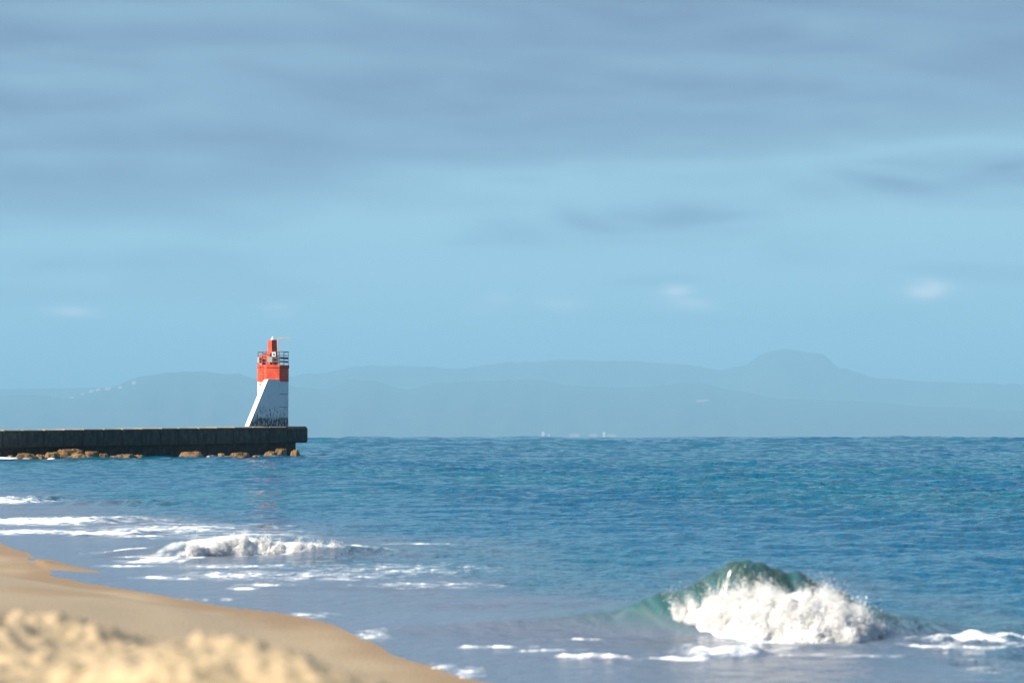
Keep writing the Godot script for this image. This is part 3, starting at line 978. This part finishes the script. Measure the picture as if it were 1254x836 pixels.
func make_far_buildings() -> void:
	var paint := mat("far_white_render", lin(0.62, 0.60, 0.57), 0.8)
	var pale := mat("far_faded_render", lin(0.30, 0.25, 0.24), 0.8)
	var roofm := mat("far_clay_roof", lin(0.45, 0.24, 0.16), 0.8)
	var glass := mat("far_dark_window", lin(0.05, 0.06, 0.07), 0.3)
	# azimuth, metres before the near crest, width, height, label
	var rows := [
		[-10.33, -180.0, 16.0, 8.0, "lowest white speck of a house on the left hillside, farthest left"],
		[-10.08, -200.0, 13.0, 8.0, "second white house from the left on the left hillside"],
		[-9.87, -280.0, 20.0, 8.0, "widest white house on the left hillside, third from left"],
		[-9.72, -330.0, 16.0, 9.0, "fourth white house from the left on the left hillside"],
		[-9.50, -420.0, 22.0, 9.0, "white house in the middle of the climbing row on left hill"],
		[-9.21, -520.0, 16.0, 8.0, "last but one white house climbing the left hill"],
		[-8.90, -620.0, 16.0, 10.0, "highest white house on the left hill, nearest the beacon"],
		[0.735, -2540.0, 9.0, 16.0, "bright white slim tower block on the far shore, mid horizon"],
		[0.88, -2380.0, 6.0, 9.0, "tiny white house just right of the slim white tower block"],
		[1.48, -2500.0, 30.0, 9.0, "wide pale building on the far shore between two white blocks"],
		[1.93, -2440.0, 26.0, 9.0, "low pale building on the far shore, second from the right"],
		[2.18, -2540.0, 9.0, 16.0, "bright white block at the right of the far shore buildings"],
		[2.36, -2540.0, 26.0, 8.0, "long pale building joined to the rightmost white block"],
		[4.50, -1050.0, 45.0, 4.0, "long pale building high on the right-hand far slope"]]
	for w in rows:
		var r: float = 20000.0 + 2.0 * w[1]
		var az := deg_to_rad(w[0])
		var base := maxf(ridge_height(w[0], 2.0 * w[1], true), -6.0)
		var o := thing("far_building", Vector3(r * sin(az), base, -r * cos(az)), w[4], "building", "pale buildings on the far shore")
		o.rotation.y = -az
		var ww: float = w[2]
		var hh: float = 2.0 * w[3]
		var st := tool()
		box(st, Vector3(-ww, -9.0, -6.0), Vector3(ww, hh, 6.0))
		put("wall", done(st), pale if w[2] > 24.0 else paint, o)
		st = tool()
		if hh > 30.0:
			box(st, Vector3(-ww - 0.3, hh + 0.02, -6.3), Vector3(ww + 0.3, hh + 0.8, 6.3))
		else:
			var ridge := [Vector3(-ww, hh + 2.4, 0), Vector3(ww, hh + 2.4, 0)]
			var ea := [Vector3(-ww - 0.4, hh + 0.02, 6.5), Vector3(ww + 0.4, hh + 0.02, 6.5), Vector3(ww + 0.4, hh + 0.02, -6.5), Vector3(-ww - 0.4, hh + 0.02, -6.5)]
			var rm := Vector3(0, hh + 0.8, 0)
			poly(st, [ea[0], ea[1], ridge[1], ridge[0]], rm)
			poly(st, [ea[2], ea[3], ridge[0], ridge[1]], rm)
			poly(st, [ea[1], ea[2], ridge[1]], rm)
			poly(st, [ea[3], ea[0], ridge[0]], rm)
			poly(st, ea, rm)
		put("roof", done(st), paint if hh > 30.0 else roofm, o)
		for k in 3:
			st = tool()
			var x := lerpf(-ww * 0.6, ww * 0.6, k / 2.0)
			box(st, Vector3(x - 0.6, hh * 0.5, 6.0), Vector3(x + 0.6, hh * 0.5 + 1.5, 6.05))
			put("window", done(st), glass, o)

# ---------------------------------------------------------------- everything

func _ready() -> void:
	setup_noise()
	# camera: 85 mm on a 36 x 24 frame, focused on the beacon
	var cam := Camera3D.new()
	cam.name = "camera"
	cam.position = Vector3(0, EYE, 0)
	cam.rotation_degrees = Vector3(2.236, 0, 0)
	cam.near = 0.1
	cam.far = 90000.0
	var lens := CameraAttributesPhysical.new()
	lens.frustum_focal_length = 85.0
	lens.frustum_focus_distance = 190.0
	lens.exposure_aperture = 3.0
	lens.frustum_near = 0.1
	lens.frustum_far = 90000.0
	cam.attributes = lens
	add_child(cam)
	cam.current = true

	var env := Environment.new()
	env.background_mode = Environment.BG_SKY
	var sky := Sky.new()
	var sm := PanoramaSkyMaterial.new()
	sm.panorama = make_sky()
	sm.energy_multiplier = 0.5
	sky.sky_material = sm
	env.sky = sky
	env.tonemap_mode = Environment.TONE_MAPPER_LINEAR
	env.tonemap_exposure = 2.15
	env.fog_enabled = true
	env.fog_density = 0.000105
	env.fog_light_color = Color(0.595, 0.822, 0.968)
	env.sdfgi_enabled = true
	env.ssao_enabled = true
	env.ssil_enabled = true
	var we := WorldEnvironment.new()
	we.name = "environment"
	we.environment = env
	add_child(we)

	var sun := DirectionalLight3D.new()
	sun.name = "sun"
	sun.light_energy = 1.6
	sun.light_color = Color(1.0, 0.95, 0.87)
	sun.light_angular_distance = 0.5
	sun.shadow_enabled = true
	add_child(sun)
	var h := deg_to_rad(SUN_HEIGHT)
	var a := deg_to_rad(SUN_AZIMUTH)
	var from := Vector3(sin(a) * cos(h), sin(h), cos(a) * cos(h))
	sun.look_at_from_position(from * 100.0, Vector3.ZERO)

	# materials of the setting
	var water := mat("sea_water", Color.WHITE, 0.06)
	water.vertex_color_use_as_albedo = true
	water.metallic_specular = 0.22
	water.heightmap_enabled = true
	water.heightmap_texture = noise_tex(1024, 0.012, 5, 200)
	water.heightmap_scale = 8.0
	var shoal := mat("shallow_water", Color.WHITE, 0.22)
	shoal.vertex_color_use_as_albedo = true
	shoal.metallic_specular = 0.45
	shoal.heightmap_enabled = true
	shoal.heightmap_texture = noise_tex(1024, 0.009, 4, 201)
	shoal.heightmap_scale = 2.2
	var froth := mat("white_foam", lin(0.88, 0.90, 0.92), 1.0)
	froth.specular_mode = BaseMaterial3D.SPECULAR_DISABLED
	froth.uv1_triplanar = true
	froth.uv1_world_triplanar = true
	froth.uv1_scale = Vector3(2.2, 2.2, 2.2)
	froth.heightmap_enabled = true
	froth.heightmap_texture = noise_tex(512, 0.04, 5, 202)
	froth.heightmap_scale = 1.2
	froth.subsurf_scatter_enabled = true
	froth.subsurf_scatter_strength = 0.7
	var fleck := mat("white_spray", lin(0.92, 0.93, 0.94), 0.5)
	fleck.backlight_enabled = true
	fleck.backlight = lin(0.8, 0.8, 0.8)
	var sand := mat("beach_sand", Color.WHITE, 0.95)
	sand.vertex_color_use_as_albedo = true
	sand.albedo_texture = noise_tex(1024, 0.05, 6, 203, [[0.0, Color(0.74, 0.70, 0.66)], [0.5, Color(0.93, 0.92, 0.90)], [1.0, Color(1, 1, 1)]])
	sand.uv1_triplanar = true
	sand.uv1_world_triplanar = true
	sand.uv1_scale = Vector3(0.6, 0.6, 0.6)
	sand.heightmap_enabled = true
	sand.heightmap_texture = noise_tex(1024, 0.06, 5, 204)
	sand.heightmap_scale = 0.8
	var hill_near := mat("wooded_hill", Color.WHITE, 1.0)
	hill_near.albedo_texture = noise_tex(512, 0.01, 5, 205, [[0.0, lin(0.022, 0.032, 0.026)], [0.6, lin(0.034, 0.046, 0.034)], [1.0, lin(0.06, 0.068, 0.045)]])
	hill_near.uv1_triplanar = true
	hill_near.uv1_world_triplanar = true
	hill_near.uv1_scale = Vector3.ONE * 0.0003
	var hill_far := mat("bare_mountain", Color.WHITE, 1.0)
	hill_far.albedo_texture = noise_tex(512, 0.01, 5, 206, [[0.0, lin(0.03, 0.04, 0.035)], [1.0, lin(0.08, 0.08, 0.06)]])
	hill_far.uv1_triplanar = true
	hill_far.uv1_world_triplanar = true
	hill_far.uv1_scale = Vector3.ONE * 0.0002

	var crust := mat("thin_foam", lin(0.80, 0.83, 0.86), 1.0)
	crust.specular_mode = BaseMaterial3D.SPECULAR_DISABLED
	make_sea(water, shoal, crust)
	make_beach(sand)
	make_hills("coastal_hills", 20000.0, true, hill_near)
	make_hills("mountains", 23000.0, false, hill_far)
	make_far_buildings()
	make_jetty()
	make_beacon()
	make_rocks()
	make_roll("wave_foam", PackedFloat32Array([1.34, 1.45, 1.58, 1.71, 1.98, 2.25, 2.52, 2.72, 2.86, 2.97, 3.08]), PackedFloat32Array([0.15, 0.20, 0.26, 0.30, 0.35, 0.375, 0.345, 0.28, 0.19, 0.10, 0.02]), PackedFloat32Array([0.14, 0.12, 0.09, 0.06, 0.0, -0.05, -0.06, -0.06, -0.06, -0.06, -0.06]), PackedFloat32Array([20.5, 20.45, 20.4, 20.32, 20.2, 20.1, 20.05, 20.05, 20.1, 20.15, 20.25]), 0.46, 0.045, 240000, 0.0030, 0.036, froth, fleck,
		"big white burst of foam where the nearest wave breaks, right foreground", "fine white spray thrown up from the breaking wave, right foreground")
	make_roll("wave_foam", PackedFloat32Array([-4.62, -4.45, -4.2, -3.9, -3.5, -3.2, -2.9, -2.6, -2.45]), PackedFloat32Array([0.02, 0.08, 0.15, 0.22, 0.17, 0.11, 0.09, 0.06, 0.02]), PackedFloat32Array([0, 0, 0, 0, 0, 0, 0, 0, 0]), PackedFloat32Array([33.4, 33.6, 33.95, 34.2, 34.4, 34.5, 34.6, 34.7, 34.8]), 0.20, 0.035, 130000, 0.0038, 0.030, froth, fleck,
		"smaller white crest of foam breaking in the left middle distance", "fine spray along the smaller breaking crest at left")
